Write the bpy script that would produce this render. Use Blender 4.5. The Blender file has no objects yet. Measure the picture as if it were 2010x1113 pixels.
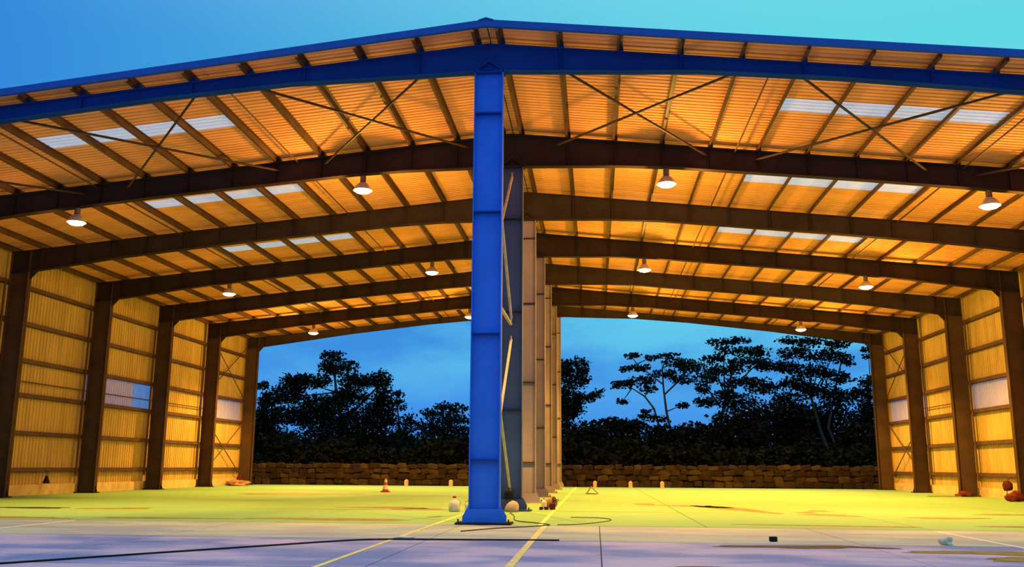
import bpy, bmesh, math, random
from mathutils import Vector, Matrix

random.seed(7)
SC = bpy.context.scene
COL = SC.collection

# ---------------------------------------------------------------- camera
YAW, PITCH, ROLL = -0.090085, 0.195714, 0.006023
CAM = Vector((2.972, -25.157, 1.515))
cy_, sy_, cp_, sp_ = math.cos(YAW), math.sin(YAW), math.cos(PITCH), math.sin(PITCH)
right = Vector((cy_, -sy_, 0)); fwd = Vector((sy_*cp_, cy_*cp_, sp_)); up = Vector((-sy_*sp_, -cy_*sp_, cp_))
r2 = right*math.cos(ROLL) + up*math.sin(ROLL); u2 = up*math.cos(ROLL) - right*math.sin(ROLL)
cam_data = bpy.data.cameras.new('camera'); cam_data.sensor_width = 36.0; cam_data.lens = 1808.97/2010*36
cam_data.clip_end = 2000
cam = bpy.data.objects.new('camera', cam_data); COL.objects.link(cam)
M = Matrix.Identity(4)
for i in range(3):
    M[i][0], M[i][1], M[i][2], M[i][3] = r2[i], u2[i], -fwd[i], CAM[i]
cam.matrix_world = M
SC.camera = cam

# ---------------------------------------------------------------- view + world (blue dusk sky)
SC.view_settings.view_transform = 'Standard'; SC.view_settings.look = 'None'
SC.view_settings.gamma = 1.0; SC.view_settings.exposure = 0.0; SC.view_settings.use_curve_mapping = False
world = bpy.data.worlds.new('dusk_sky'); SC.world = world; world.use_nodes = True
nt = world.node_tree; nt.nodes.clear()
def N(nt, t, **kw):
    n = nt.nodes.new(t)
    for k, v in kw.items(): setattr(n, k, v)
    return n
def ramp(nt, src, lo, hi):
    m = N(nt, 'ShaderNodeMapRange', interpolation_type='SMOOTHSTEP'); m.inputs['From Min'].default_value = lo; m.inputs['From Max'].default_value = hi
    nt.links.new(src, m.inputs['Value']); return m.outputs['Result']
def mixc(nt, f, a, b):
    m = N(nt, 'ShaderNodeMix', data_type='RGBA')
    if isinstance(f, float): m.inputs[0].default_value = f
    else: nt.links.new(f, m.inputs[0])
    for s, v in ((6, a), (7, b)):
        if isinstance(v, tuple): m.inputs[s].default_value = (*v, 1)
        else: nt.links.new(v, m.inputs[s])
    return m.outputs[2]
tc = N(nt, 'ShaderNodeTexCoord'); sep = N(nt, 'ShaderNodeSeparateXYZ'); nt.links.new(tc.outputs['Generated'], sep.inputs[0])
high = mixc(nt, ramp(nt, sep.outputs['X'], -0.80, 0.30), (0.020, 0.19, 0.70), (0.125, 0.68, 0.78))
mp = N(nt, 'ShaderNodeMapping'); mp.inputs['Scale'].default_value = (3.0, 3.0, 9.0); nt.links.new(tc.outputs['Generated'], mp.inputs['Vector'])
cl = N(nt, 'ShaderNodeTexNoise'); cl.inputs['Scale'].default_value = 1.6; cl.inputs['Detail'].default_value = 5; nt.links.new(mp.outputs[0], cl.inputs['Vector'])
low = mixc(nt, ramp(nt, cl.outputs['Fac'], 0.36, 0.64), (0.045, 0.28, 0.74), (0.12, 0.58, 0.84))
lowest = mixc(nt, ramp(nt, sep.outputs['Z'], 0.02, 0.16), (0.055, 0.27, 0.82), low)
dome = mixc(nt, ramp(nt, sep.outputs['Z'], 0.40, 1.0), high, (1.10, 1.30, 1.75))   # overcast dome, palest overhead
sky = mixc(nt, ramp(nt, sep.outputs['Z'], 0.17, 0.36), lowest, dome)
bg = N(nt, 'ShaderNodeBackground'); bg.inputs['Strength'].default_value = 1.0; nt.links.new(sky, bg.inputs['Color'])
wo = N(nt, 'ShaderNodeOutputWorld'); nt.links.new(bg.outputs[0], wo.inputs[0])

# sodium lamps: colour and strength shared by the lamp builder further down
LAMP_COL = (1.0, 0.56, 0.10)
LAMP_W, GLOW_W = 6600.0, 1150.0

# ---------------------------------------------------------------- materials
def material(name, col, rough=0.7, metal=0.0, var=0.12, scale=3.0, col2=None, bump=0.0, stretch=(1,1,1), spec=0.12, lo=0.3, hi=0.7):
    m = bpy.data.materials.new(name); m.use_nodes = True
    t = m.node_tree; b = t.nodes['Principled BSDF']
    b.inputs['Roughness'].default_value = rough; b.inputs['Metallic'].default_value = metal
    b.inputs['Specular IOR Level'].default_value = spec
    g = N(t, 'ShaderNodeNewGeometry')
    mp = N(t, 'ShaderNodeMapping'); mp.inputs['Scale'].default_value = stretch; t.links.new(g.outputs['Position'], mp.inputs['Vector'])
    no = N(t, 'ShaderNodeTexNoise'); no.inputs['Scale'].default_value = scale; no.inputs['Detail'].default_value = 6
    t.links.new(mp.outputs[0], no.inputs['Vector'])
    c2 = col2 or tuple(c*(1-2.2*var) for c in col)
    t.links.new(mixc(t, ramp(t, no.outputs['Fac'], lo, hi), col, c2), b.inputs['Base Color'])
    if bump:
        bp = N(t, 'ShaderNodeBump'); bp.inputs['Strength'].default_value = bump; bp.inputs['Distance'].default_value = 0.02
        t.links.new(no.outputs['Fac'], bp.inputs['Height']); t.links.new(bp.outputs[0], b.inputs['Normal'])
    return m
def translucent(name, col, mixd=0.35, clear=0.0):
    m = bpy.data.materials.new(name); m.use_nodes = True; t = m.node_tree; t.nodes.clear()
    o = N(t, 'ShaderNodeOutputMaterial'); a = N(t, 'ShaderNodeBsdfTranslucent'); d = N(t, 'ShaderNodeBsdfDiffuse'); x = N(t, 'ShaderNodeMixShader')
    g = N(t, 'ShaderNodeNewGeometry'); no = N(t, 'ShaderNodeTexNoise'); no.inputs['Scale'].default_value = 1.3; t.links.new(g.outputs['Position'], no.inputs['Vector'])
    c = mixc(t, no.outputs['Fac'], col, tuple(v*0.88 for v in col))
    t.links.new(c, a.inputs['Color']); t.links.new(c, d.inputs['Color'])
    x.inputs[0].default_value = mixd; t.links.new(a.outputs[0], x.inputs[1]); t.links.new(d.outputs[0], x.inputs[2])
    if clear:
        y = N(t, 'ShaderNodeMixShader'); tr = N(t, 'ShaderNodeBsdfTransparent'); y.inputs[0].default_value = clear
        t.links.new(x.outputs[0], y.inputs[1]); t.links.new(tr.outputs[0], y.inputs[2]); x = y
    t.links.new(x.outputs[0], o.inputs[0]); return m
def emitter(name, col, s):
    m = bpy.data.materials.new(name); m.use_nodes = True; t = m.node_tree; t.nodes.clear()
    o = N(t, 'ShaderNodeOutputMaterial'); e = N(t, 'ShaderNodeEmission'); e.inputs[0].default_value = (*col, 1); e.inputs[1].default_value = s
    t.links.new(e.outputs[0], o.inputs[0]); return m
MT = dict(
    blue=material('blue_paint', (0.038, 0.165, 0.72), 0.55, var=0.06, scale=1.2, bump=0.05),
    shaded_blue=material('shaded_blue_paint', (0.016, 0.06, 0.26), 0.7, var=0.1, scale=0.5, spec=0.0),  # front frame's blue darkened: shade under the roof overhang put into the colour
    trim=material('blue_trim', (0.02, 0.085, 0.36), 0.5, var=0.05),
    steel=material('grey_primer_steel', (0.052, 0.032, 0.023), 0.7, var=0.14, scale=1.0, spec=0.02),
    colsteel=material('brown_primer_steel', (0.105, 0.055, 0.028), 0.7, spec=0.02, var=0.14, scale=1.0),
    post=material('pinkish_primer_steel', (0.33, 0.24, 0.24), 0.6, var=0.10, scale=0.8),
    purlin=material('purlin_steel', (0.13, 0.060, 0.030), 0.6, var=0.12, scale=1.5),
    rod=material('brace_steel', (0.07, 0.035, 0.025), 0.6),
    bluegrey=material('blue_grey_paint', (0.11, 0.12, 0.20), 0.6, var=0.10, scale=0.8),
    lamp_tint=material('lamp_tinted_concrete', (0.46, 0.47, 0.30), 0.7, col2=(0.36, 0.34, 0.30), scale=0.8, stretch=(0.4, 1, 1), bump=0.1, lo=0.38, hi=0.62),  # lamp spill on the strip before the hall, put into its colour
    pipe=material('pale_pipe', (0.50, 0.41, 0.36), 0.45),
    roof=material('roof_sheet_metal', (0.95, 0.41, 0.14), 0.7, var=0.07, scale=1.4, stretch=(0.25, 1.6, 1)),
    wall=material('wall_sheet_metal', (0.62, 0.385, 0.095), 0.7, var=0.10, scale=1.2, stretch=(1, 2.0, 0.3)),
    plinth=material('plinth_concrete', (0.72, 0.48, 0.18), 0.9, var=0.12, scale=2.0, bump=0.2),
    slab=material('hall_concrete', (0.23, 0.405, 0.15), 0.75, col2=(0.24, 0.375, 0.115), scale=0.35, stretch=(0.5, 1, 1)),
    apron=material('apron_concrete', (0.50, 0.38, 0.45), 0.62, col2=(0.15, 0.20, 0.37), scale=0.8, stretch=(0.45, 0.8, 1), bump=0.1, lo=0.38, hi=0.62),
    joint=material('joint_filler', (0.07, 0.05, 0.04), 0.95),
    yline=material('yellow_line_paint', (0.95, 0.72, 0.16), 0.7, var=0.10, scale=6, col2=(0.75, 0.52, 0.2)),
    wline=material('worn_white_line_paint', (0.92, 0.80, 0.62), 0.7, var=0.10, scale=6),
    stain=material('oil_stain', (0.30, 0.22, 0.06), 0.6, var=0.2, scale=3),
    darkstain=material('dark_stain', (0.05, 0.03, 0.02), 0.6, var=0.2, scale=3),
    earth=material('earth', (0.05, 0.035, 0.02), 1.0, scale=0.6),
    stone=material('brown_stone', (0.034, 0.018, 0.007), 0.95, var=0.25, scale=2.2, bump=0.4),
    stone2=material('tan_stone', (0.050, 0.028, 0.010), 0.95, var=0.2, scale=2.2, bump=0.4),
    stone3=material('dark_stone', (0.022, 0.010, 0.005), 0.95, var=0.2, scale=2.2, bump=0.4),
    mortar=material('dark_mortar', (0.02, 0.010, 0.005), 1.0),
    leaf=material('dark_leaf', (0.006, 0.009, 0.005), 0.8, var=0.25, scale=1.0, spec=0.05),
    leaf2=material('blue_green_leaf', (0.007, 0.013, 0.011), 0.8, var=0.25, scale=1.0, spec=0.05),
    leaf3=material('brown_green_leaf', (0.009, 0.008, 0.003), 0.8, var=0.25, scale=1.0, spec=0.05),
    bark=material('bark', (0.05, 0.045, 0.04), 0.95, scale=4, spec=0.1),
    black=material('black_rubber', (0.012, 0.012, 0.014), 0.5),
    orange=material('orange_plastic', (0.55, 0.06, 0.02), 0.5),
    white=material('white_plastic', (0.8, 0.66, 0.50), 0.5),
    red=material('red_cloth', (0.17, 0.03, 0.015), 0.9),
    darkred=material('dark_red_cloth', (0.085, 0.012, 0.008), 0.8),
    tan=material('tan_sacking', (0.55, 0.36, 0.20), 0.95, bump=0.3, scale=8),
    wood=material('weathered_wood', (0.42, 0.22, 0.09), 0.85, scale=6, stretch=(6, 1, 1)),
    housing=material('lamp_housing', (0.20, 0.13, 0.09), 0.5, metal=0.3),
    shade=material('lamp_reflector', (0.75, 0.70, 0.62), 0.35, metal=0.4),
    skylight=translucent('milky_skylight', (0.98, 0.94, 0.98), 0.36),
    wallight=translucent('milky_wall_sheet', (0.80, 0.70, 0.86), 0.45),
    clear=translucent('clear_wall_sheet', (0.45, 0.60, 0.90), 0.3, 0.6),
    bulb=emitter('lamp_glow', (1.0, 0.86, 0.55), 14.0),
)

# ---------------------------------------------------------------- mesh helpers
class MB:
    def __init__(s): s.v = []; s.f = []
    def add(s, vs, fs):
        b = len(s.v); s.v += [tuple(v) for v in vs]; s.f += [tuple(b+i for i in f) for f in fs]; return s
    def box(s, x0, x1, y0, y1, z0, z1):
        return s.add([(x0,y0,z0),(x1,y0,z0),(x1,y1,z0),(x0,y1,z0),(x0,y0,z1),(x1,y0,z1),(x1,y1,z1),(x0,y1,z1)],
                     [(0,3,2,1),(4,5,6,7),(0,1,5,4),(1,2,6,5),(2,3,7,6),(3,0,4,7)])
    def prism_y(s, poly, y0, y1):            # polygon in X-Z (counter-clockwise from -Y), extruded along Y
        n = len(poly)
        return s.add([(x,y0,z) for x,z in poly]+[(x,y1,z) for x,z in poly],
                     [tuple(range(n)), tuple(range(2*n-1, n-1, -1))]+[(i, n+i, n+(i+1)%n, (i+1)%n) for i in range(n)])
    def prism_z(s, poly, z0, z1):
        n = len(poly)
        return s.add([(x,y,z0) for x,y in poly]+[(x,y,z1) for x,y in poly],
                     [tuple(range(n-1,-1,-1)), tuple(range(n, 2*n))]+[(i, (i+1)%n, n+(i+1)%n, n+i) for i in range(n)])
    def tube(s, pts, radii, n=8):
        pts = [Vector(p) for p in pts]
        if not isinstance(radii, (list, tuple)): radii = [radii]*len(pts)
        b = len(s.v)
        for i, p in enumerate(pts):
            d = (pts[min(i+1, len(pts)-1)]-pts[max(i-1, 0)]).normalized()
            a = d.orthogonal().normalized() if abs(d.z) > 0.9 else d.cross(Vector((0,0,1))).normalized()
            c = d.cross(a)
            for k in range(n):
                t = 2*math.pi*k/n
                s.v.append(tuple(p+(a*math.cos(t)+c*math.sin(t))*radii[i]))
        for i in range(len(pts)-1):
            for k in range(n):
                s.f.append((b+i*n+k, b+i*n+(k+1)%n, b+(i+1)*n+(k+1)%n, b+(i+1)*n+k))
        s.f.append(tuple(b+k for k in range(n-1,-1,-1))); s.f.append(tuple(b+(len(pts)-1)*n+k for k in range(n)))
        return s
    def lathe(s, prof, n=20, c=(0,0,0)):     # prof: (r, z) list
        b = len(s.v)
        for r, z in prof:
            for k in range(n):
                t = 2*math.pi*k/n; s.v.append((c[0]+r*math.cos(t), c[1]+r*math.sin(t), c[2]+z))
        for i in range(len(prof)-1):
            for k in range(n):
                s.f.append((b+i*n+k, b+i*n+(k+1)%n, b+(i+1)*n+(k+1)%n, b+(i+1)*n+k))
        s.f.append(tuple(b+k for k in range(n-1,-1,-1))); s.f.append(tuple(b+(len(prof)-1)*n+k for k in range(n)))
        return s
    def mesh(s, name, mat):
        me = bpy.data.meshes.new(name); me.from_pydata(s.v, [], s.f); me.materials.append(MT[mat]); me.update(); return me
    def build(s, name, mat, parent=None, loc=None, smooth=False):
        me = s.mesh(name, mat)
        if smooth:
            for p in me.polygons: p.use_smooth = True
        return place(me, name, parent, loc)
def place(me, name, parent=None, loc=None):
    o = bpy.data.objects.new(name, me); COL.objects.link(o)
    if parent: o.parent = parent
    if loc: o.location = loc
    return o
def tag(o, label=None, cat=None, group=None, kind=None):
    if label: o['label'] = label
    if cat: o['category'] = cat
    if group: o['group'] = group
    if kind: o['kind'] = kind
    return o
def empty(name, loc=(0,0,0), rz=0.0):
    o = bpy.data.objects.new(name, None); o.empty_display_size = 0.3; o.location = loc; o.rotation_euler.z = rz; COL.objects.link(o); return o

# ---------------------------------------------------------------- dimensions (metres)
BAY, NB = 7.5, 6
RIDGE, SLOPE = 13.70, 0.10                       # top of rafters
XI, XO = 23.35, 24.28                            # side columns: inner and outer flange faces
WX = 24.52                                       # inside face of wall cladding
LEN = BAY*NB
def over(X): return 1.0-.027*max(0.0, -X)        # roof overhang before the front frame, tapering a little to the left
def top(x): return RIDGE - SLOPE*abs(x)
END_D = [(0, .83), (0.5, .83), (4, .60), (6, .46), (10, .40), (16, .50), (23.35, .80), (24.28, .80)]
MID_D = [(0, 1.25), (0.5, 1.24), (4, .95), (6, .86), (14, .80), (19, .86), (23.35, 1.04), (24.28, 1.04)]
def depth(prof, x):
    for (a, da), (b, db) in zip(prof, prof[1:]):
        if a <= x <= b: return da+(db-da)*(x-a)/(b-a)
    return prof[-1][1]
PUR = [0.35+1.728*i for i in range(14)]

# ---------------------------------------------------------------- ground, apron and hall floor
earth = MB().box(-160, 160, 47.6, 260, -0.6, 0.0).box(-160, -25.2, -60, 47.6, -0.6, -0.02).box(25.2, 160, -60, 47.6, -0.6, -0.02).build('terrain', 'earth')
tag(earth, 'dark earth ground around and behind the open hall', 'ground', kind='structure')

floor = empty('floor'); tag(floor, 'brightly lit pale concrete floor inside the open hall', 'floor', kind='structure')
MB().box(-25.2, 25.2, -0.35, 47.6, -0.30, -0.012).build('joint_bed', 'joint', floor)
J = 0.012
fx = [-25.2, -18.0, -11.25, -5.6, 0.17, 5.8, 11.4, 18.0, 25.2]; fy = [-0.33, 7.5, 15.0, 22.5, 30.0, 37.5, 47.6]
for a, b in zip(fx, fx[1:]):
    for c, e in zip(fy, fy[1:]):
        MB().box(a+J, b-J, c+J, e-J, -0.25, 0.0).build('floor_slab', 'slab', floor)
apron = empty('ground_apron'); tag(apron, 'lavender grey concrete apron with joints and painted lines before the hall', 'apron', kind='structure')
MB().box(-60, 60, -60, -0.35, -0.30, -0.014).build('joint_bed', 'joint', apron)
ax = [-60, -46, -34, -25, -18, -12.1, -6.5, -0.55, 3.05, 8.3, 13.5, 19, 26, 36, 47, 60]; ay = [-60, -50, -40, -32, -26, -20, -15.6, -10.9, -5.35, -0.33]
for a, b in zip(ax, ax[1:]):
    for c, e in zip(ay, ay[1:]):
        MB().box(a+.010, b-.010, c+.03, e-.03, -0.25, random.uniform(-.003, .0)).build('apron_slab', 'lamp_tint' if c == -5.35 else 'apron', apron)
def line(name, x, y0, y1, w, mat, parent, h=0.004):
    return MB().box(x-w/2, x+w/2, y0, y1, 0.0, h).build(name, mat, parent)
line('painted_line', 1.63, -40, -0.4, 0.13, 'yline', apron); line('painted_line', -1.28, -40, -0.4, 0.10, 'yline', apron)
line('painted_line', -11.15, -9.0, -0.5, 0.10, 'wline', apron); line('painted_line', 11.3, -6.3, -0.9, 0.10, 'wline', apron)
line('painted_line', 1.50, -0.3, 45.5, 0.12, 'yline', floor); line('painted_line', -1.28, -0.3, 45.5, 0.10, 'yline', floor)

def stain(x, y, rx, ry, parent, mat='stain', seed=0, rot=0.0):
    rnd = random.Random(seed); n = 22; ph = [rnd.uniform(0, 6.28) for _ in range(4)]
    poly = []
    for k in range(n):
        t = 2*math.pi*k/n
        r = 1+.22*math.sin(2*t+ph[0])+.16*math.sin(3*t+ph[1])+.12*math.sin(5*t+ph[2])+.08*math.sin(8*t+ph[3])
        px, py = rx*r*math.cos(t), ry*r*math.sin(t)
        poly.append((px*math.cos(rot)-py*math.sin(rot), px*math.sin(rot)+py*math.cos(rot)))
    return MB().prism_z(poly, 0.0, 0.003).build('stain', mat, parent, (x, y, 0.0005))
for i, a in enumerate([(8.0, 10.8, 3.2, .60, -1.17), (6.9, 12.8, 1.5, .7, -.5), (10.6, 6.7, .8, .7, -.2), (10.9, 9.6, .3, .7, 0), (10.2, 8.4, .3, .6, 0),
                       (13.9, 5.6, 1.2, .5, -.1), (17.5, 8.2, 1.6, .6, -.1), (-4.6, 9.0, 1.6, .7, .05), (-3.2, 8.2, .8, .9, .1), (-4.6, 1.4, 2.6, .45, .0), (-1.9, 3.3, .2, .4, 0),
                       (-13.5, 6.3, 1.0, .6, .2), (-9.4, 1.0, 2.0, .3, 0), (-13.0, 24, 3.2, 1.6, 0), (5.0, 14.4, .5, .8, 0), (9.4, .9, 2.0, .3, -.05), (15.8, 1.4, 3.0, .3, 0), (-14.2, .6, 2.6, .3, 0)]):
    stain(*a[:4], floor, 'stain', 10+i, a[4])
stain(-16.6, 6.2, 1.3, .55, floor, 'darkstain', 40, .15)
for i, a in enumerate([(6.5, -6.1, 1.0, .35, 0), (7.9, -5.9, .8, .25, -.1), (10.4, -8.0, .9, .35, .1), (4.9, -10.3, .8, .25, 0), (10.2, -6.9, 1.4, .4, 0)]):
    stain(*a[:4], apron, 'stain' if i in (2, 4) else 'darkstain', 60+i, a[4])

# ---------------------------------------------------------------- steel frames
def rafter_mesh(side, prof, flange_w, steps=(0, .42, 2, 4, 6, 8, 10, 13, 16, 19, 21.5, 23.35, 24.28), tw=.03, tf=.035):
    m = MB(); tp = [(side*x, top(x)) for x in steps]; bt = [(side*x, top(x)-depth(prof, x)) for x in steps]
    def strip(a, b, y0, y1):
        for i in range(len(a)-1):
            q = [b[i], b[i+1], a[i+1], a[i]]
            if side < 0: q = q[::-1]
            m.prism_y(q, y0, y1)
    strip(tp, bt, -tw/2, tw/2)
    strip(tp, [(x, z-tf) for x, z in tp], -flange_w/2, flange_w/2)
    strip([(x, z+tf) for x, z in bt], bt, -flange_w/2, flange_w/2)
    return m
def col_mesh(x0, x1, ztop0, ztop1, fw, tf=.03, tw=.02, z0=.05):
    m = MB()
    m.prism_y([(x0, z0), (x1, z0), (x1, ztop1), (x0, ztop0)], -tw/2, tw/2)
    m.box(x0, x0+tf, -fw/2, fw/2, z0, ztop0); m.box(x1-tf, x1, -fw/2, fw/2, z0, ztop1)
    return m
ORD = ['', 'first', 'second', 'third', 'fourth', 'fifth', '']
frames = []
for k in range(NB+1):
    endf = k in (0, NB); prof = END_D if endf else MID_D; mat = 'blue' if k == 0 else 'steel'; rmat = 'shaded_blue' if k == 0 else 'steel'; cmat = 'blue' if k == 0 else 'bluegrey' if k == 1 else 'post'; fw = .30; smat = 'blue' if k == 0 else 'colsteel'
    F = empty('portal_frame', (0, k*BAY, 0)); frames.append(F)
    lab = ('bright blue front steel frame carrying the tall blue middle column' if k == 0 else
           'rearmost dark steel frame edging the openings onto the trees' if k == NB else
           f'dark steel frame, {ORD[k]} one behind the blue front frame')
    tag(F, lab, 'steel frame', 'steel frames of the hall')
    for s in (-1, 1):
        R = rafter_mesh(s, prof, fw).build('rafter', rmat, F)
        for i in range(1, 14, 2 if endf else 1):       # web stiffeners below the purlins
            x = s*PUR[i]; d = depth(prof, PUR[i])
            st = MB().box(x-.012, x+.012, -fw/2+.02, fw/2-.02, top(x)-d+.035, top(x)-.035).build('stiffener', rmat, R)
        for x in PUR:                                  # purlin cleats bolted on the top flange
            if k <= 1: MB().box(s*x-.02, s*x+.10, -.10, .10, top(x)-.012, top(x)+.17).build('cleat', rmat, R)
        C = (col_mesh(-XO, -XI, top(XO)-.04, top(XI)-.04, fw) if s < 0 else col_mesh(XI, XO, top(XI)-.04, top(XO)-.04, fw)).build('side_column', smat, F)
        xa, xb = (XI, XO) if s > 0 else (-XO, -XI)
        zb = top(XI)-depth(prof, XI)
        MB().box(xa+.03, xb-.03, -fw/2+.02, fw/2-.02, zb, zb+.035).build('stiffener', mat, C)
        MB().box(xa-.16, xb+.10, -.30, .30, 0, .05).build('base_plate', mat, C)
        g = s*XI; MB().prism_y([(g, zb-.38), (g-s*.38, zb+.04), (g, zb+.04)] if s < 0 else [(g, zb-.38), (g, zb+.04), (g-s*.38, zb+.04)], -.02, .02).build('knee_gusset', mat, C)
        MB().prism_y([(g-s*.13, .05), (g, .05), (g, .42)] if s > 0 else [(g, .05), (g+.13, .05), (g, .42)], -.012, .012).build('base_gusset', mat, C)
    zc = top(.418)-depth(prof, .418)
    cfw = .34
    C = col_mesh(-.418, .418, zc, zc, cfw).build('middle_column', cmat, F)
    for z in ((1.68, 5.1, 8.58, 11.54) if k % 2 == 0 else (3.45, 6.95, 10.4)):
        MB().box(-.388, .388, -cfw/2+.015, cfw/2-.015, z-.02, z+.02).build('stiffener', rmat, C)
    MB().box(-.47, .47, -cfw/2, cfw/2, zc-.05, zc-.002).build('cap_plate', rmat, C)
    MB().box(-.74, .74, -.42, .42, 0, .05).build('base_plate', 'steel' if k == 0 else cmat, C)
    for s in (-1, 1):
        p = [(s*.418, .05), (s*.575, .05), (s*.575, .20), (s*.418, .47)]
        MB().prism_y(p if s > 0 else p[::-1], -cfw/2, -cfw/2+.02).build('base_gusset', cmat, C)
        MB().prism_y(p if s > 0 else p[::-1], cfw/2-.02, cfw/2).build('base_gusset', cmat, C)
        MB().tube([(s*.27, -.34, .05), (s*.27, -.34, .14)], .022, 6).build('anchor_bolt', cmat, C)
        MB().tube([(s*.67, -.30, .05), (s*.67, -.30, .14)], .022, 6).build('anchor_bolt', 'steel', C)
    MB().box(-.388, .388, -cfw/2, -cfw/2+.02, .05, .40).build('base_gusset', cmat, C)
    for s in (-1, 1):                                  # inverted-V stiffeners over the column head
        a = (0, zc+.36); b = (s*.40, zc+.04)
        q = [(a[0], a[1]), (b[0], b[1]), (b[0], b[1]-.04), (a[0], a[1]-.05)]
        MB().prism_y(q if s < 0 else q[::-1], -fw/2+.02, -.02).build('stiffener', rmat, C)

# ---------------------------------------------------------------- roof
roof = empty('roof'); tag(roof, 'low-pitched corrugated roof on purlins with milky skylights and blue trim', 'roof', kind='structure')
SH = 0.215                                       # sheet underside above rafter top
def ribs(y0, y1, n=4):                           # (y, height) profile of one sheet
    p = []; w = (y1-y0)/n
    for i in range(n):
        a = y0+i*w; p += [(a, 0), (a+.60*w, 0), (a+.70*w, .04), (a+.90*w, .04)]
    return p+[(y1, 0)]
def sheet(x0, x1, y0, y1, side, name, mat, parent):
    m = MB(); p = ribs(y0, y1); n = len(p)
    vs = [(side*x, (-over(side*x) + (y+1)*over(side*x) if y0 < 0 else y), top(x)+SH+h) for x in (x0, x1) for y, h in p]
    vs += [(x, y, z+.006) for x, y, z in vs]
    f = []
    for i in range(n-1):
        f.append((i, i+1, n+i+1, n+i)); f.append((2*n+i, 3*n+i, 3*n+i+1, 2*n+i+1))
    if side > 0: f = [q[::-1] for q in f]
    for i in range(n-1): f += [(i, 2*n+i, 2*n+i+1, i+1), (n+i, n+i+1, 3*n+i+1, 3*n+i)]
    f += [(0, n, 3*n, 2*n), (n-1, 3*n-1, 4*n-1, 2*n-1)]
    return m.add(vs, f).build(name, mat, parent)
ys = [-1.0, 0, 1, 2, 3.0, 4.05] + [4.05+.95*i for i in range(1, 7)] + [10.70, 11.72] + [11.72+1.04*i for i in range(1, 7)] + [19.0, 20.0] + [20+1.02*i for i in range(1, 26)] + [46.4]
SKY = (3.0, 10.70, 19.0)
xa_, xb_ = PUR[5]+.06, PUR[9]-.06
for s in (-1, 1):
    for a, b in zip(ys, ys[1:]):
        if a in SKY:
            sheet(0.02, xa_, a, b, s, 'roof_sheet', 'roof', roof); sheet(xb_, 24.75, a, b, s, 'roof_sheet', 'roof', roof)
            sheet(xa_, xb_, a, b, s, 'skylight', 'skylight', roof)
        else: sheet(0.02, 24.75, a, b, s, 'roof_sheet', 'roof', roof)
    for x in PUR + [24.2]:                       # Z purlins
        z = top(x); h = SH-.004; t = .012; f = .09; X = s*x
        m = MB()
        m.box(X-t/2, X+t/2, -over(X)+.07, LEN+1.2, z+.002, z+h); m.box(X-f, X, -over(X)+.07, LEN+1.2, z+.002, z+.002+t); m.box(X, X+f, -over(X)+.07, LEN+1.2, z+h-t, z+h)
        m.build('purlin', 'purlin', roof)
    def edge(name, za, zb, ya, yb):              # a strip of trim following the front roof edge
        m = MB(); vs = []
        for X in (0.0, s*24.8):
            for dy in (ya, yb): vs += [(X, -over(X)+dy, top(X)+SH+za), (X, -over(X)+dy, top(X)+SH+zb)]
        m.add(vs, [(0, 1, 3, 2), (4, 6, 7, 5), (0, 4, 5, 1), (2, 3, 7, 6), (1, 5, 7, 3), (0, 2, 6, 4)]).build(name, 'trim', roof)
    edge('fascia', -.13, .075, -.06, -.02); edge('fascia_cap', .06, .075, -.02, .25); edge('fascia_lip', -.13, -.115, -.02, .05)
    # cross-bracing rods and thin struts of the front bay
    rz = lambda x, d=.30: top(x)-d
    for a, b in ((1.6, 7.15), (8.85, 14.85), (16.5, 22.6)):
        MB().tube([(s*a, .05, rz(a)), (s*b, BAY-.05, rz(b))], .042, 6).build('brace_rod', 'rod', roof)
        MB().tube([(s*b, .05, rz(b, .34)), (s*a, BAY-.05, rz(a, .34))], .042, 6).build('brace_rod', 'rod', roof)
    for x in (8.15, 16.1):
        for k in range(NB): MB().tube([(s*x, k*BAY+.02, top(x)-.10), (s*x, (k+1)*BAY-.02, top(x)-.10)], .03, 6).build('strut', 'purlin', roof)
zr = top(0)+SH
MB().add([(-.22, -1.08, zr+.03), (0, -1.08, zr+.10), (.22, -1.08, zr+.03), (-.22, 46.5, zr+.03), (0, 46.5, zr+.10), (.22, 46.5, zr+.03),
          (-.22, -1.08, zr+.06), (0, -1.08, zr+.13), (.22, -1.08, zr+.06), (-.22, 46.5, zr+.06), (0, 46.5, zr+.13), (.22, 46.5, zr+.06)],
         [(0,3,4,1),(1,4,5,2),(6,7,10,9),(7,8,11,10),(0,1,7,6),(1,2,8,7),(3,9,10,4),(4,10,11,5),(0,6,9,3),(2,5,11,8)]).build('ridge_cap', 'trim', roof)

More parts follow.
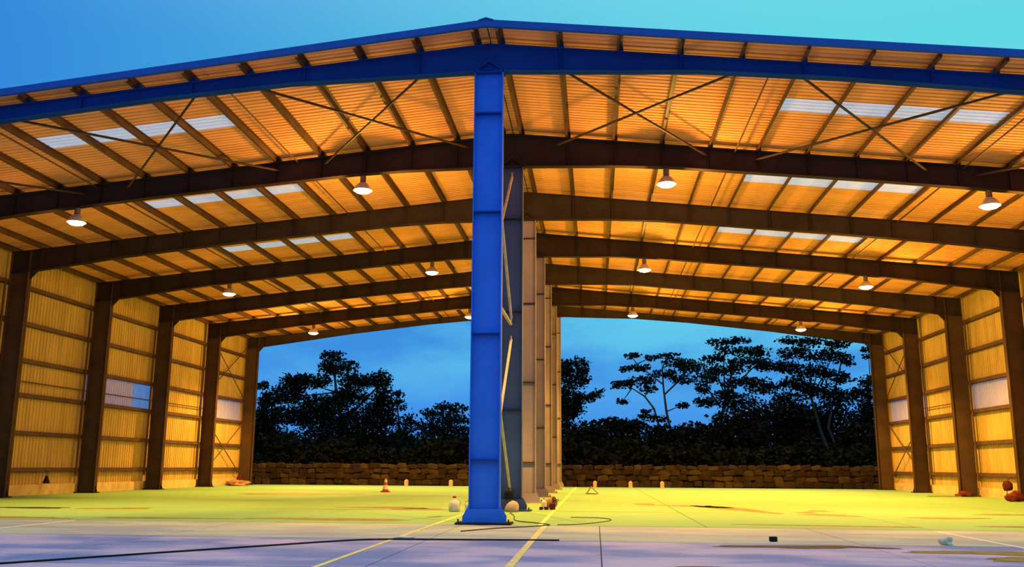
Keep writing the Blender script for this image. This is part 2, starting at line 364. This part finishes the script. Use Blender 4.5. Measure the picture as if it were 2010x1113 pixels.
# ---------------------------------------------------------------- side walls
GIRT = (1.20, 2.93, 4.72, 6.36, 8.12, 9.86)
def wall_sheet(side, y0, y1, z0, z1, name, mat, parent):
    m = MB(); p = ribs(y0, y1); n = len(p); X = side*WX
    vs = [(X+side*h, y, z) for z in (z0, z1) for y, h in p]; vs += [(x+side*.006, y, z) for x, y, z in vs]
    f = []
    for i in range(n-1):
        f += [(i, i+1, n+i+1, n+i), (2*n+i, 3*n+i, 3*n+i+1, 2*n+i+1), (i, 2*n+i, 2*n+i+1, i+1), (n+i, n+i+1, 3*n+i+1, 3*n+i)]
    f += [(0, n, 3*n, 2*n), (n-1, 3*n-1, 4*n-1, 2*n-1)]
    return m.add(vs, f).build(name, mat, parent)
for s, side in ((-1, 'left'), (1, 'right')):
    W = empty(f'wall_{side}'); tag(W, f'tall corrugated sheet wall with girts along the {side} side of the hall', 'wall', kind='structure')
    lightbays = {-1: (1, 3, 5), 1: (3, 5)}[s]
    for k in range(NB):
        n = 7; w = BAY/n
        for i in range(n):
            y0, y1 = k*BAY+i*w, k*BAY+(i+1)*w
            if k in lightbays:
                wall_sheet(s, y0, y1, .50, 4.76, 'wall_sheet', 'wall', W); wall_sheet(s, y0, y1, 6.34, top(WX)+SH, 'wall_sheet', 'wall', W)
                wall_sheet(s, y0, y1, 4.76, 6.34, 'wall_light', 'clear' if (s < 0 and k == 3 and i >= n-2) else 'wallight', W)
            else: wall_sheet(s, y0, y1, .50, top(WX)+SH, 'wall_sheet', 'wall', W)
        for z in GIRT:                           # C-section girts between the columns
            xi, xo = sorted((s*(XO+.02), s*(WX-.004)))
            m = MB(); inner = xi if s > 0 else xo-.012
            m.box(inner, inner+.012, k*BAY+.01, (k+1)*BAY-.01, z-.10, z+.10)
            m.box(xi, xo, k*BAY+.01, (k+1)*BAY-.01, z+.09, z+.10); m.box(xi, xo, k*BAY+.01, (k+1)*BAY-.01, z-.10, z-.09)
            m.build('girt', 'purlin', W)
        if (s < 0 and k in (2, 3, 4)) or (s > 0 and k == 4):
            MB().tube([(s*(XO+.06), k*BAY, 5.36), (s*(XO+.06), (k+1)*BAY, 5.36)], .035, 6).build('rail', 'purlin', W)
        y = (k+1)*BAY-.42
        if k < NB-1: MB().tube([(s*(XO-.02), y, .9), (s*(XO-.02), y, 9.8)], .055, 8).build('downpipe', 'purlin', W)
    for k in (0, 5):
        for z0, z1 in ((.7, 4.7), (6.4, 10.6)):
            for a, b in ((z0, z1), (z1, z0)):
                MB().tube([(s*(XO-.1), k*BAY+.15, a), (s*(XO-.1), (k+1)*BAY-.15, b)], .035, 6).build('brace_rod', 'purlin', W)
    xi, xo = sorted((s*(XO+.10), s*(WX+.14)))
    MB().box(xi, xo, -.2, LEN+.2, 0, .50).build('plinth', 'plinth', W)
    xi, xo = sorted((s*(XO-.03), s*(WX+.10)))
    MB().box(xi, xo, LEN-.02, LEN+.14, 0.0, top(WX)+SH-.02).build('corner_trim', 'wall', W)
    MB().box(xi, xo, -.16, -.12, 0.0, top(WX)+SH-.02).build('corner_trim', 'trim', W)

# ---------------------------------------------------------------- rough wall behind the hall
BW = empty('wall_back'); tag(BW, 'low rough brown stone wall closing the yard behind the hall', 'wall', kind='structure')
MB().box(-34, 34, 46.75, 47.55, -.3, 1.50).build('core', 'mortar', BW)
def stone_mesh(seed, mat):
    rnd = random.Random(seed); bm = bmesh.new(); bmesh.ops.create_cube(bm, size=1.0)
    bmesh.ops.bevel(bm, geom=bm.edges[:], offset=.16, segments=1, affect='EDGES')
    for v in bm.verts: v.co += Vector((rnd.uniform(-.07, .07), rnd.uniform(-.05, .05), rnd.uniform(-.08, .08)))
    me = bpy.data.meshes.new('stone'); bm.to_mesh(me); bm.free(); me.materials.append(MT[mat]); return me
SM = [stone_mesh(i, ('stone', 'stone2', 'stone', 'stone3')[i % 4]) for i in range(12)]
rnd = random.Random(3); z = 0.0
for row, h in enumerate((.46, .42, .40, .34)):
    x = -26.0 - (row % 2)*.35
    while x < 26.0:
        w = rnd.uniform(.58, .92)
        if not (-1.2 < x < .3):                  # a stretch wholly hidden by the middle columns
            o = place(rnd.choice(SM), 'stone', BW, (x+w/2, 46.74+rnd.uniform(-.05, .05), z+h/2+.01))
            o.location.z += rnd.uniform(-.05, .06); o.scale = (w*rnd.uniform(.9, 1.08), .42, h*rnd.uniform(.85, 1.3)); o.rotation_euler.y = rnd.uniform(-.22, .22)
        x += w
    z += h

# ---------------------------------------------------------------- hanging lamps
def lamp(x, k, power, label, cone=138, blend=.38):
    prof = MID_D; zb = top(x)-depth(prof, abs(x)); zl = 11.70 if abs(x) < 10 else 10.66
    L = empty('hanging_lamp', (x, k*BAY, zl)); tag(L, label, 'lamp', 'lamps hung under the frames')
    MB().tube([(0, 0, .52), (0, 0, zb-zl)], .018, 6).build('hanger', 'housing', L)
    MB().lathe([(.06, .52), (.11, .50), (.11, .28), (.07, .24)], 14).build('ballast_housing', 'housing', L)
    MB().lathe([(.08, .26), (.16, .22), (.26, .12), (.35, -.04), (.36, -.06), (.335, -.06), (.24, .10), (.14, .19), (.07, .22)], 22).build('reflector', 'shade', L, smooth=True)
    MB().lathe([(.32, -.035), (.315, -.07), (.25, -.13), (.13, -.165), (.02, -.175)], 22).build('lens', 'bulb', L, smooth=True)
    d = bpy.data.lights.new('lamp_light', 'SPOT'); d.energy = power*LAMP_W; d.color = LAMP_COL; d.spot_size = math.radians(cone); d.spot_blend = blend; d.shadow_soft_size = .25
    o = bpy.data.objects.new('lamp_light', d); COL.objects.link(o); o.parent = L; o.location = (0, 0, -.30)
    d = bpy.data.lights.new('lamp_glow_light', 'POINT'); d.energy = min(power, 1.25)*GLOW_W*(.15 if cone < 90 else 1.0); d.color = LAMP_COL; d.shadow_soft_size = .2
    o = bpy.data.objects.new('lamp_glow_light', d); COL.objects.link(o); o.parent = L; o.location = (0, 0, -.42)
for x, k, p, l in (
    (-16.80, 1, 1.0, 'glowing lamp under the first inner frame, near the left wall'),
    (-5.63, 1, 1.05, 'glowing lamp under the first inner frame, just left of the blue column'),
    (5.66, 1, 1.25, 'brightest glowing lamp, under the first inner frame right of the blue column'),
    (16.90, 1, 1.0, 'glowing lamp under the first inner frame, near the right edge'),
    (-16.76, 3, .9, 'small lamp under the third inner frame, near the left wall'),
    (-5.63, 3, .25, 'small lamp under the third inner frame, left of the blue column'),
    (5.63, 3, 1.25, 'glowing lamp under the third inner frame, right of the middle columns'),
    (16.84, 3, 1.5, 'white glowing lamp under the third inner frame, toward the right wall'),
    (-16.67, 5, 1.8, 'small white lamp under the fifth inner frame, over the left opening'),
    (-5.62, 5, 1.0, 'small white lamp under the fifth inner frame, touching the blue column edge'),
    (5.61, 5, 1.1, 'small white lamp under the fifth inner frame, near the middle columns'),
    (16.77, 5, 1.5, 'small white lamp under the fifth inner frame, over the treetops')):
    if x < -10 and k < 5: lamp(x, k, p, l, 86, .45)      # left-wall lamps, cones narrowed to light the floor but keep the wall dim
    else: lamp(x, k, p, l, *((114, .55) if k == 1 else ()))

# ---------------------------------------------------------------- bracing between the middle columns
B = empty('cross_bracing', (0, 3.75, 0)); tag(B, 'pale pipe cross-bracing between the blue column and the column behind it', 'bracing')
for a, b in (((-3.58, .35), (3.58, 5.94)), ((-3.58, 5.6), (3.58, .65)), ((-3.58, 12.0), (3.58, 6.72)), ((-3.58, 6.7), (3.58, 12.0))):
    P = MB().tube([(.02, a[0], a[1]), (.02, b[0], b[1])], .045, 8).build('pipe', 'pipe', B)
    for q in (a, b): MB().box(.0, .04, q[0]-.16, q[0]+.16, q[1]-.12, q[1]+.12).build('end_plate', 'pipe', P)
MB().tube([(0, -3.58, 6.5), (0, 3.58, 6.5)], .06, 8).build('strut', 'pipe', B)

TREES = [
    ('broad_tree', 'broad dense dark tree rising highest beyond the wall left of the blue column', 66, 2.0,
     [[(-21.58, 0.93, 0.27), (-22.0, 4.66, 0.21), (-22.95, 8.71, 0.15), (-23.34, 11.54, 0.09)], [(-22.18, 5.16, 0.15), (-25.27, 7.69, 0.12), (-27.44, 8.97, 0.06)], [(-22.2, 5.67, 0.15), (-20.05, 7.94, 0.12), (-18.55, 9.47, 0.06)]],
     [(-23.54, 12.31, 1.31, 0.6), (-22.8, 11.17, 2.12, 0.91), (-25.53, 9.84, 2.12, 0.81), (-27.47, 9.64, 1.71, 0.91), (-28.2, 8.46, 2.02, 0.91), (-20.6, 9.83, 2.42, 0.81), (-18.42, 10.13, 1.21, 0.91), (-18.15, 8.45, 1.11, 1.51), (-21.38, 8.45, 2.02, 0.91), (-23.96, 7.69, 3.02, 0.91), (-18.44, 6.43, 1.81, 2.02), (-26.51, 6.42, 3.53, 1.11), (-22.3, 5.67, 4.54, 1.91), (-23.75, 3.15, 5.54, 2.02), (-18.59, 3.18, 3.02, 2.02)]),
    ('leafy_tree', 'dark leafy tree against the left end post of the rear opening', 56, 2.0,
     [[(-26.03, 0.95, 0.19), (-26.37, 4.3, 0.13), (-26.68, 7.93, 0.08)]],
     [(-26.91, 8.52, 0.63, 0.4), (-26.17, 7.24, 1.17, 0.72), (-26.28, 5.2, 1.53, 1.79), (-25.22, 2.96, 2.24, 1.79), (-27.38, 3.84, 1.35, 2.69)]),
    ('slender_tree', 'slender small-crowned tree peeping out beside the broad tree', 74, 1.4,
     [[(-17.63, 0.92, 0.2), (-17.95, 4.41, 0.13), (-18.53, 8.78, 0.07)]],
     [(-18.43, 9.06, 0.77, 0.49), (-18.06, 7.96, 0.88, 0.66), (-17.48, 5.5, 1.21, 1.53), (-17.69, 3.06, 2.19, 1.92)]),
    ('distant_tree', 'hazy distant tree with open crown just left of the blue column', 88, 1.5,
     [[(-15.38, 0.87, 0.23), (-15.6, 5.45, 0.19), (-15.79, 8.55, 0.11)], [(-15.6, 5.45, 0.15), (-13.76, 8.24, 0.08)], [(-15.6, 5.15, 0.15), (-17.86, 7.31, 0.08)]],
     [(-17.43, 8.06, 1.13, 0.5), (-15.67, 8.74, 1.25, 0.56), (-13.89, 8.56, 1.5, 0.56), (-15.01, 7.31, 3.13, 1.0), (-16.88, 6.07, 2.88, 1.13), (-14.33, 4.84, 3.13, 1.63), (-16.82, 3.3, 3.75, 2.25), (-12.74, 3.62, 2.5, 2.5)]),
    ('roadside_tree', 'dark round tree rising just right of the row of middle columns', 62, 1.8,
     [[(0.27, 1.09, 0.2), (0.3, 5.52, 0.14), (0.61, 9.81, 0.09)], [(0.3, 6.94, 0.12), (2.12, 8.13, 0.06)]],
     [(-0.98, 10.05, 1.93, 1.16), (0.81, 10.77, 1.64, 0.87), (1.18, 9.56, 1.35, 0.96), (0.31, 7.65, 1.45, 1.35), (2.12, 7.89, 1.25, 0.53), (3.17, 8.27, 0.77, 0.43), (0.92, 6.71, 1.25, 0.87), (-0.52, 4.58, 1.93, 2.41)]),
    ('umbrella_tree', 'flat-topped umbrella tree with two pale slim trunks', 66, 1.7,
     [[(10.58, 1.14, 0.15), (10.46, 3.78, 0.14), (9.86, 6.8, 0.12), (9.63, 9.17, 0.09), (9.58, 11.06, 0.06)], [(9.71, 8.43, 0.09), (11.27, 9.91, 0.08), (12.62, 10.75, 0.05)], [(9.05, 5.72, 0.12), (8.69, 7.1, 0.1), (7.83, 8.28, 0.08), (6.57, 9.07, 0.05)], [(9.05, 5.72, 0.12), (9.38, 3.29, 0.12), (9.81, 1.13, 0.12)], [(9.63, 9.42, 0.08), (8.33, 10.42, 0.06), (7.11, 11.42, 0.04)]],
     [(6.63, 12.23, 0.86, 0.35), (8.51, 12.07, 0.71, 0.35), (6.01, 10.97, 0.6, 0.35), (7.2, 11.07, 1.31, 0.4), (10.1, 12.26, 1.21, 0.35), (11.07, 11.56, 1.81, 0.5), (12.63, 11.05, 1.71, 0.6), (5.83, 9.42, 1.31, 0.45), (7.47, 9.77, 1.71, 0.5), (9.56, 10.51, 1.51, 0.45), (8.14, 8.92, 0.91, 0.45), (5.65, 7.79, 0.81, 0.3), (7.9, 6.8, 0.6, 0.3), (11.52, 9.91, 1.51, 0.45), (13.73, 10.15, 1.21, 0.6), (8.62, 6.21, 1.51, 0.4), (11.44, 7.44, 0.71, 0.4)]),
    ('spreading_tree', 'wide spreading tree with layered open foliage in the middle of the right opening', 70, 1.6,
     [[(15.63, 1.15, 0.22), (15.27, 4.91, 0.19), (16.16, 8.47, 0.16), (17.04, 11.56, 0.09)], [(15.62, 7.45, 0.13), (13.93, 10.02, 0.06)], [(16.17, 8.72, 0.13), (19.08, 11.55, 0.06), (20.64, 12.58, 0.04)]],
     [(16.02, 14.07, 1.79, 0.42), (17.92, 14.27, 1.16, 0.37), (17.36, 13.12, 2.31, 0.53), (19.65, 13.11, 1.47, 0.58), (15.03, 12.35, 1.47, 0.53), (18.59, 11.97, 2.31, 0.68), (16.01, 11.2, 2.1, 0.63), (20.49, 11.55, 1.58, 0.63), (13.91, 9.4, 0.84, 0.74), (17.74, 10.01, 2.42, 0.63), (19.99, 9.39, 1.89, 0.74), (15.92, 8.73, 1.37, 0.53), (14.11, 7.96, 1.26, 0.63), (17.4, 7.96, 2.42, 0.84)]),
    ('leaning_tree', 'tall tree with leaning trunks near the right end of the rear opening', 72, 1.6,
     [[(27.49, 1.21, 0.19), (25.82, 5.01, 0.16), (25.01, 8.61, 0.13), (25.11, 12.27, 0.1)], [(28.49, 1.22, 0.16), (26.5, 5.52, 0.13), (27.51, 9.65, 0.1), (28.46, 12.78, 0.06)], [(25.16, 8.61, 0.1), (23.54, 11.75, 0.06)]],
     [(23.27, 14.5, 1.4, 0.48), (25.53, 14.28, 1.83, 0.54), (28.03, 14.05, 1.4, 0.59), (23.62, 13.23, 1.83, 0.64), (26.27, 12.9, 2.15, 0.64), (28.45, 12.52, 1.18, 0.64), (22.77, 11.75, 1.61, 0.7), (25.06, 11.32, 2.15, 0.75), (27.57, 10.69, 1.61, 0.86), (23.45, 10.07, 1.93, 0.75), (25.7, 9.23, 2.36, 0.86), (27.95, 8.61, 1.93, 0.97), (22.6, 8.35, 1.93, 0.86)]),
    ('edge_tree', 'partly hidden tree against the right end post of the rear opening', 62, 1.6,
     [[(27.74, 1.26, 0.17), (27.85, 5.57, 0.14), (27.95, 9.74, 0.09)]],
     [(28.21, 12.27, 0.87, 0.29), (27.99, 11.61, 0.58, 0.29), (27.74, 9.36, 1.16, 0.58), (27.22, 8.25, 1.45, 0.67), (28.26, 6.95, 1.45, 1.45), (27.04, 5.57, 1.93, 1.73)]),
]
BUSHES = [
    ('low dark bush beyond the wall right of the middle columns', 56, [(2.15, 4.38, 1.97, 0.99), (2.79, 2.86, 2.47, 1.53)]),
    ('rounded dark bush left of the two pale slim trunks', 62, [(5.17, 5.3, 2.41, 0.77), (5.61, 3.66, 2.89, 2.12)]),
    ('flat-topped bush at the foot of the umbrella tree', 56, [(8.71, 4.39, 1.62, 0.72), (8.45, 2.88, 2.24, 1.53)]),
    ('dark bush between the umbrella tree and the spreading tree', 62, [(12.15, 4.61, 2.12, 1.06), (11.87, 3.0, 2.89, 1.73)]),
    ('tall dark bush under the spreading tree', 56, [(15.2, 5.06, 2.51, 1.62), (14.69, 2.91, 3.14, 1.62)]),
    ('large dark thicket left of the leaning trunks', 63, [(19.99, 5.84, 2.92, 1.75), (19.86, 3.28, 3.41, 1.95)]),
    ('large dark thicket behind the leaning trunks', 76, [(26.71, 6.22, 3.36, 2.24), (26.54, 3.29, 4.19, 2.24)]),
    ('dark bush beside the right end post of the rear opening', 57, [(25.56, 3.83, 2.27, 1.54), (25.48, 2.55, 2.72, 1.14)]),
]

def leaves(mb, blobs, dens, rnd, size):
    for bx, bz, rx, rz in blobs:
        n = int(math.pi*rx*rz*dens/(size*size*.16)); ry = max(rx, rz)*.8
        subs = [(rnd.uniform(-.7, .7), rnd.uniform(-.7, .7), rnd.uniform(-.7, .7)) for _ in range(max(4, n//45))]
        for _ in range(n):
            if rnd.random() < .5:               # leaves gather in sprays
                c = rnd.choice(subs); q = Vector((c[0]+rnd.gauss(0, .2), c[1]+rnd.gauss(0, .2), c[2]+rnd.gauss(0, .2)))
            else:
                q = Vector((rnd.gauss(0, 1), rnd.gauss(0, 1), rnd.gauss(0, 1))); q = q.normalized()*(rnd.random()**.45)*1.03
            p = Vector((bx+q.x*rx, q.y*ry, bz+q.z*rz))
            a = Vector((rnd.gauss(0, 1), rnd.gauss(0, 1), rnd.gauss(0, .6))).normalized(); b = a.orthogonal().normalized()
            b = (b*math.cos(t := rnd.uniform(0, 6.28)) + a.cross(b)*math.sin(t))
            s = size*rnd.uniform(.6, 1.35); w = s*rnd.uniform(.6, 1.0)
            i = len(mb.v)
            mb.v += [tuple(p-a*s*.5), tuple(p+b*w*.5), tuple(p+a*s*.5), tuple(p-b*w*.5)]; mb.f.append((i, i+1, i+2, i+3))
for ti, (name, label, Y, dens, trunks, blobs) in enumerate(TREES):
    rnd = random.Random(100+ti)
    bx = trunks[0][0][0]
    T = empty(name, (bx, Y, 0)); tag(T, label, 'tree')
    mb = MB()
    for pl in trunks:
        pts = []; rad = []
        for i, (x, z, r) in enumerate(pl):
            if z < 1.8 and i in (0, len(pl)-1): z = -.1
            pts.append((x-bx, rnd.uniform(-.3, .3) if i and pl is not trunks[0] else 0.0, z)); rad.append(r)
        mb.tube(pts, rad, 7)
    if name != 'umbrella_tree':
        for b in blobs[::2]:                     # small boughs reaching into the crown
            x0, z0, r0 = trunks[0][-2]
            mb.tube([(x0-bx, 0, z0), ((x0+b[0])/2-bx, rnd.uniform(-.4, .4), (z0+b[1])/2-.2), (b[0]-bx, rnd.uniform(-.5, .5), b[1])], [.09, .06, .025], 5)
    else:
        for b in blobs:
            x0, z0, r0 = min((q for pl in trunks for q in pl if q[1] > 5.5), key=lambda q: (q[0]-b[0])**2+2*(q[1]-b[1])**2)
            mb.tube([(x0-bx, 0, z0), (b[0]-bx, rnd.uniform(-.5, .5), b[1])], [.07, .025], 5)
    mb.build('trunk', 'bark', T)
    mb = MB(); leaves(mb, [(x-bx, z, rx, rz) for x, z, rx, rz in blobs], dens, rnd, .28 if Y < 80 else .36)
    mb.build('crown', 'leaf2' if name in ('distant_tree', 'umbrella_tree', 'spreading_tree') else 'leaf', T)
for bi, (label, Y, blobs) in enumerate(BUSHES):
    rnd = random.Random(300+bi); bx = blobs[-1][0]
    T = empty('bush', (bx, Y, 0)); tag(T, label, 'bush', 'bushes beyond the wall')
    mb = MB()
    for b in blobs: mb.tube([(0, 0, -.1), (b[0]-bx, 0, b[1])], [.10, .03], 6)
    mb.build('stem', 'bark', T)
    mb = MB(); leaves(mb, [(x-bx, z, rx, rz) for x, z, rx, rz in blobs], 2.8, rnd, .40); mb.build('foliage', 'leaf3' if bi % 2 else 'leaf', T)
rnd = random.Random(9); mb = MB()                # tangled growth along the foot of the trees
for i in range(64):
    x = -40+i*1.3
    leaves(mb, [(x, rnd.uniform(1.2, 2.6), 1.6, rnd.uniform(1.2, 1.9))], 2.4, rnd, .46)
tag(mb.build('undergrowth', 'leaf', None, (0, 50.8, 0)), 'dark tangled undergrowth behind the low stone wall', 'undergrowth', kind='stuff')
mb = MB()
for i in range(60):
    x = -62+i*2.3
    leaves(mb, [(x, rnd.uniform(1.8, 2.8), 2.6, rnd.uniform(2.6, 3.4))], 2.6, rnd, .9)
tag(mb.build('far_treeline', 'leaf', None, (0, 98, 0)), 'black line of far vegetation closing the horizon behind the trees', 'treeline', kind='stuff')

# ---------------------------------------------------------------- loose things on the floor
def blob_mesh(seed, sx, sy, sz, name, mat, parent=None, loc=None, sub=2, rough=.16, flat=.35, freq=3.0):
    rnd = random.Random(seed); bm = bmesh.new(); bmesh.ops.create_icosphere(bm, subdivisions=sub, radius=1.0)
    ph = [Vector((rnd.uniform(-freq, freq), rnd.uniform(-freq, freq), rnd.uniform(-freq, freq))) for _ in range(4)]
    for v in bm.verts:
        c = v.co.copy(); k = 1+rough*sum(math.sin(c.dot(p)+i) for i, p in enumerate(ph))*.6
        v.co = Vector((c.x*sx*k, c.y*sy*k, max(c.z, -flat)*sz*k))
    zmin = min(v.co.z for v in bm.verts)
    for v in bm.verts: v.co.z -= zmin
    me = bpy.data.meshes.new(name); bm.to_mesh(me); bm.free(); me.materials.append(MT[mat])
    for p in me.polygons: p.use_smooth = True
    return place(me, name, parent, loc)
c = empty('traffic_cone', (-9.16, 28.6, 0)); tag(c, 'red and white banded traffic cone standing on the lit floor', 'traffic cone')
MB().box(-.24, .24, -.24, .24, 0, .07).build('base', 'orange', c)
def band(r0, z0, r1, z1, m): MB().lathe([(r0, z0), (r1, z1)], 16).build('band', m, c)
band(.20, .07, .175, .16, 'orange'); band(.175, .16, .125, .40, 'white'); band(.125, .40, .095, .56, 'orange'); band(.095, .56, .065, .72, 'white'); band(.065, .72, .05, .80, 'orange')
j = empty('water_jug', (-1.80, 6.55, 0)); tag(j, 'white plastic jug with dark cap left of the blue column base', 'jug')
MB().lathe([(.15, 0), (.19, .03), (.20, .24), (.15, .34), (.07, .40), (.06, .45)], 16).build('body', 'white', j, smooth=True)
MB().lathe([(.065, .45), (.065, .51)], 12).build('cap', 'orange', j)
MB().tube([(.06, 0, .42), (.20, 0, .40), (.22, 0, .30), (.19, 0, .22)], .016, 6).build('handle', 'white', j)
p = empty('paint_pot', (-1.34, 6.75, 0)); tag(p, 'small white pot beside the white jug', 'pot')
MB().lathe([(.12, 0), (.14, .22), (.125, .22), (.11, .03)], 14).build('body', 'white', p)
MB().tube([(-.14, 0, .21), (-.10, 0, .32), (.0, 0, .36), (.10, 0, .32), (.14, 0, .21)], .008, 5).build('handle', 'black', p)
s1 = blob_mesh(1, .24, .18, .24, 'sack', 'tan', None, (.16, 6.72, 0)); tag(s1, 'tan sack slumped at the foot of the column behind the blue one', 'sack')
s2 = blob_mesh(2, .18, .16, .26, 'bag', 'black', None, (.02, 7.12, .40)); tag(s2, 'dark bag hung low against the column behind the blue one', 'bag')
bk = empty('bucket', (1.28, 9.6, 0), .4); tag(bk, 'rusty orange bucket tipped over beside the yellow line', 'bucket')
m = MB(); m.lathe([(.15, -.18), (.20, .20), (.185, .20), (.14, -.16)], 16)
b1 = m.build('body', 'wood', bk); b1.rotation_euler = (1.35, 0, .7); b1.location = (0, 0, .205)
m = MB(); m.tube([(-.2, 0, .2), (-.12, .03, .32), (0, .05, .36), (.12, .03, .32), (.2, 0, .2)], .012, 5); h1 = m.build('handle', 'black', b1)
pb = empty('plastic_bottle', (1.08, 9.3, 0)); tag(pb, 'white plastic bottle standing beside the tipped bucket', 'bottle')
MB().lathe([(.09, 0), (.10, .02), (.10, .24), (.04, .32), (.035, .36)], 12).build('body', 'white', pb); MB().lathe([(.045, .36), (.045, .41)], 10).build('cap', 'white', pb)
for i, (x, y, hgt, lab) in enumerate(((1.02, 8.55, .10, 'dark red brick lying flat before the white bottle'), (1.20, 8.60, .10, 'dark red brick, middle of three before the tipped bucket'), (1.42, 8.6, .22, 'dark red brick stood on end beside the yellow line'))):
    o = MB().box(-.06, .06, -.11, .11, 0, hgt).build('brick', 'darkred', None, (x, y, 0)); bm = bmesh.new(); bm.from_mesh(o.data); bmesh.ops.bevel(bm, geom=bm.edges[:], offset=.012, segments=1, affect='EDGES'); bm.to_mesh(o.data); bm.free()
    o.rotation_euler.z = .3*i; tag(o, lab, 'brick', 'loose bricks by the bucket')
# right wall
wb = empty('hanging_bag', (23.95, 25.2, .42)); tag(wb, 'dark red rounded bag hanging low on the right wall', 'bag')
blob_mesh(5, .22, .30, .36, 'body', 'darkred', wb, (0, 0, 0)); MB().tube([(0, -.12, .42), (.08, -.05, .62), (.30, 0, .66), (.08, .05, .62), (0, .12, .42)], .018, 6).build('strap', 'red', wb); MB().tube([(0, .1, .0), (0, .1, -.22)], .02, 6).build('cord', 'darkred', wb)
o = blob_mesh(6, .36, .26, .26, 'cloth_heap', 'red', None, (22.75, 21.7, 0), 3, .3, freq=7.0); tag(o, 'red cloth heap on the floor at the right edge', 'cloth')
o = blob_mesh(7, .34, .3, .18, 'rag_heap', 'red', None, (23.3, 29.25, .0), 3, .3, freq=7.0); tag(o, 'rust red rag heap at the foot of a right wall column', 'rags')
o = MB().prism_z([(-.9, -.06), (.9, -.05), (.92, .05), (-.88, .07)], 0, .05).build('timber_plank', 'wood', None, (22.1, 28.9, 0)); tag(o, 'thin brown plank lying before the right wall columns', 'plank')
wb = empty('hanging_lantern', (-24.12, 19.25, .55)); tag(wb, 'small black bell-shaped lantern hung low on the left wall', 'lantern')
MB().lathe([(.17, 0), (.16, .08), (.08, .26), (.06, .36)], 12).build('body', 'black', wb); MB().tube([(0, 0, .36), (0, 0, .58), (-.14, 0, .60)], .015, 5).build('hook', 'black', wb)
# left rear corner
o = blob_mesh(8, .70, .55, .24, 'rubble_heap', 'wood', None, (-23.2, 41.6, 0), 3, .35, freq=7.0); tag(o, 'low tan rubble heap at the far end of the left wall', 'rubble')
o = blob_mesh(9, .22, .22, .50, 'dark_sack', 'darkred', None, (-23.75, 43.6, 0)); tag(o, 'dark sack upright beside the rear left post', 'sack')
# little posts in front of the stone wall
for x, lab in ((-11.5, 'short pale marker post at the stone wall, right of the traffic cone'), (-8.05, 'short yellow marker post at the stone wall, left of the blue column'),
               (2.9, 'short pale marker post at the stone wall, nearest the middle columns'), (5.55, 'short broad marker post at the stone wall, second right of the middle columns'), (7.9, 'short marker post at the stone wall below the umbrella tree')):
    P = empty('marker_post', (x, 46.1, 0)); tag(P, lab, 'post', 'marker posts along the stone wall')
    MB().prism_z([(-.14, -.14), (.14, -.14), (.14, .14), (-.14, .14)], 0, .40).build('shaft', 'tan', P)
    MB().add([(-.14,-.14,.40), (.14,-.14,.40), (.14,.14,.40), (-.14,.14,.40), (0,0,.50)], [(0,1,4),(1,2,4),(2,3,4),(3,0,4),(3,2,1,0)]).build('cap', 'tan', P)
st = empty('trestle', (2.75, 27.6, 0)); tag(st, 'small broken wooden trestle on the lit floor right of the middle columns', 'trestle')
MB().tube([(-.35, .6, .04), (.25, -.2, .04)], .035, 6).build('bar', 'wood', st); MB().tube([(-.3, .9, .03), (-.05, 0, .42)], .03, 6).build('leg', 'wood', st); MB().tube([(.35, .1, .03), (-.05, 0, .42)], .03, 6).build('leg', 'wood', st)
# apron
o = MB().box(-.08, .08, -.055, .055, 0, .10).build('wood_block', 'black', None, (6.66, -4.75, 0)); bm = bmesh.new(); bm.from_mesh(o.data); bmesh.ops.bevel(bm, geom=bm.edges[:], offset=.012, segments=1, affect='EDGES'); bm.to_mesh(o.data); bm.free()
tag(o, 'small dark block lying by the apron joint', 'block')
o = blob_mesh(12, .10, .08, .10, 'crumpled_rag', 'white', None, (10.05, -5.1, 0), 3, .45, freq=7.0); tag(o, 'crumpled white rag on the apron at right', 'rag')
o = blob_mesh(13, .28, .06, .03, 'paper_scrap', 'white', None, (-1.15, -5.3, 0), 3, .4); tag(o, 'pale paper scrap on the apron joint before the blue column', 'paper')
def cable(name, pts, r, mat, label):
    q = []                                       # smooth path through the points
    P = [Vector((x, y, r)) for x, y in pts]; P = [P[0]*2-P[1]] + P + [P[-1]*2-P[-2]]
    for a, b, c, e in zip(P, P[1:], P[2:], P[3:]):
        for k in range(6):
            t = k/6; q.append(.5*((2*b)+(c-a)*t+(2*a-5*b+4*c-e)*t*t+(3*b-a-3*c+e)*t**3))
    q.append(P[-2])
    return tag(MB().tube(q, r, 8).build(name, mat, smooth=True), label, 'cable')
cable('black_cable', [(-9.4, -15.8), (-6.1, -11.3), (-4.6, -9.3), (-3.2, -7.5), (-2.3, -6.35), (-1.75, -5.85), (-1.0, -5.62), (.6, -5.5), (2.2, -5.35)], .016, 'black', 'thick black cable running across the apron from the lower corner')
cable('thin_cable', [(.15, 5.9), (.45, 4.0), (.7, 1.6), (1.3, .6), (1.75, -.2), (1.35, -.9), (.5, -1.8), (-.2, -3.0)], .012, 'black', 'thin dark cable curling past the right of the blue column base')
cable('loose_wire', [(1.95, -.1), (2.4, .1), (3.0, 1.1), (3.4, 2.4), (3.1, 3.4), (2.2, 3.6)], .010, 'black', 'thin loose wire looping over the lit floor beside the yellow line')
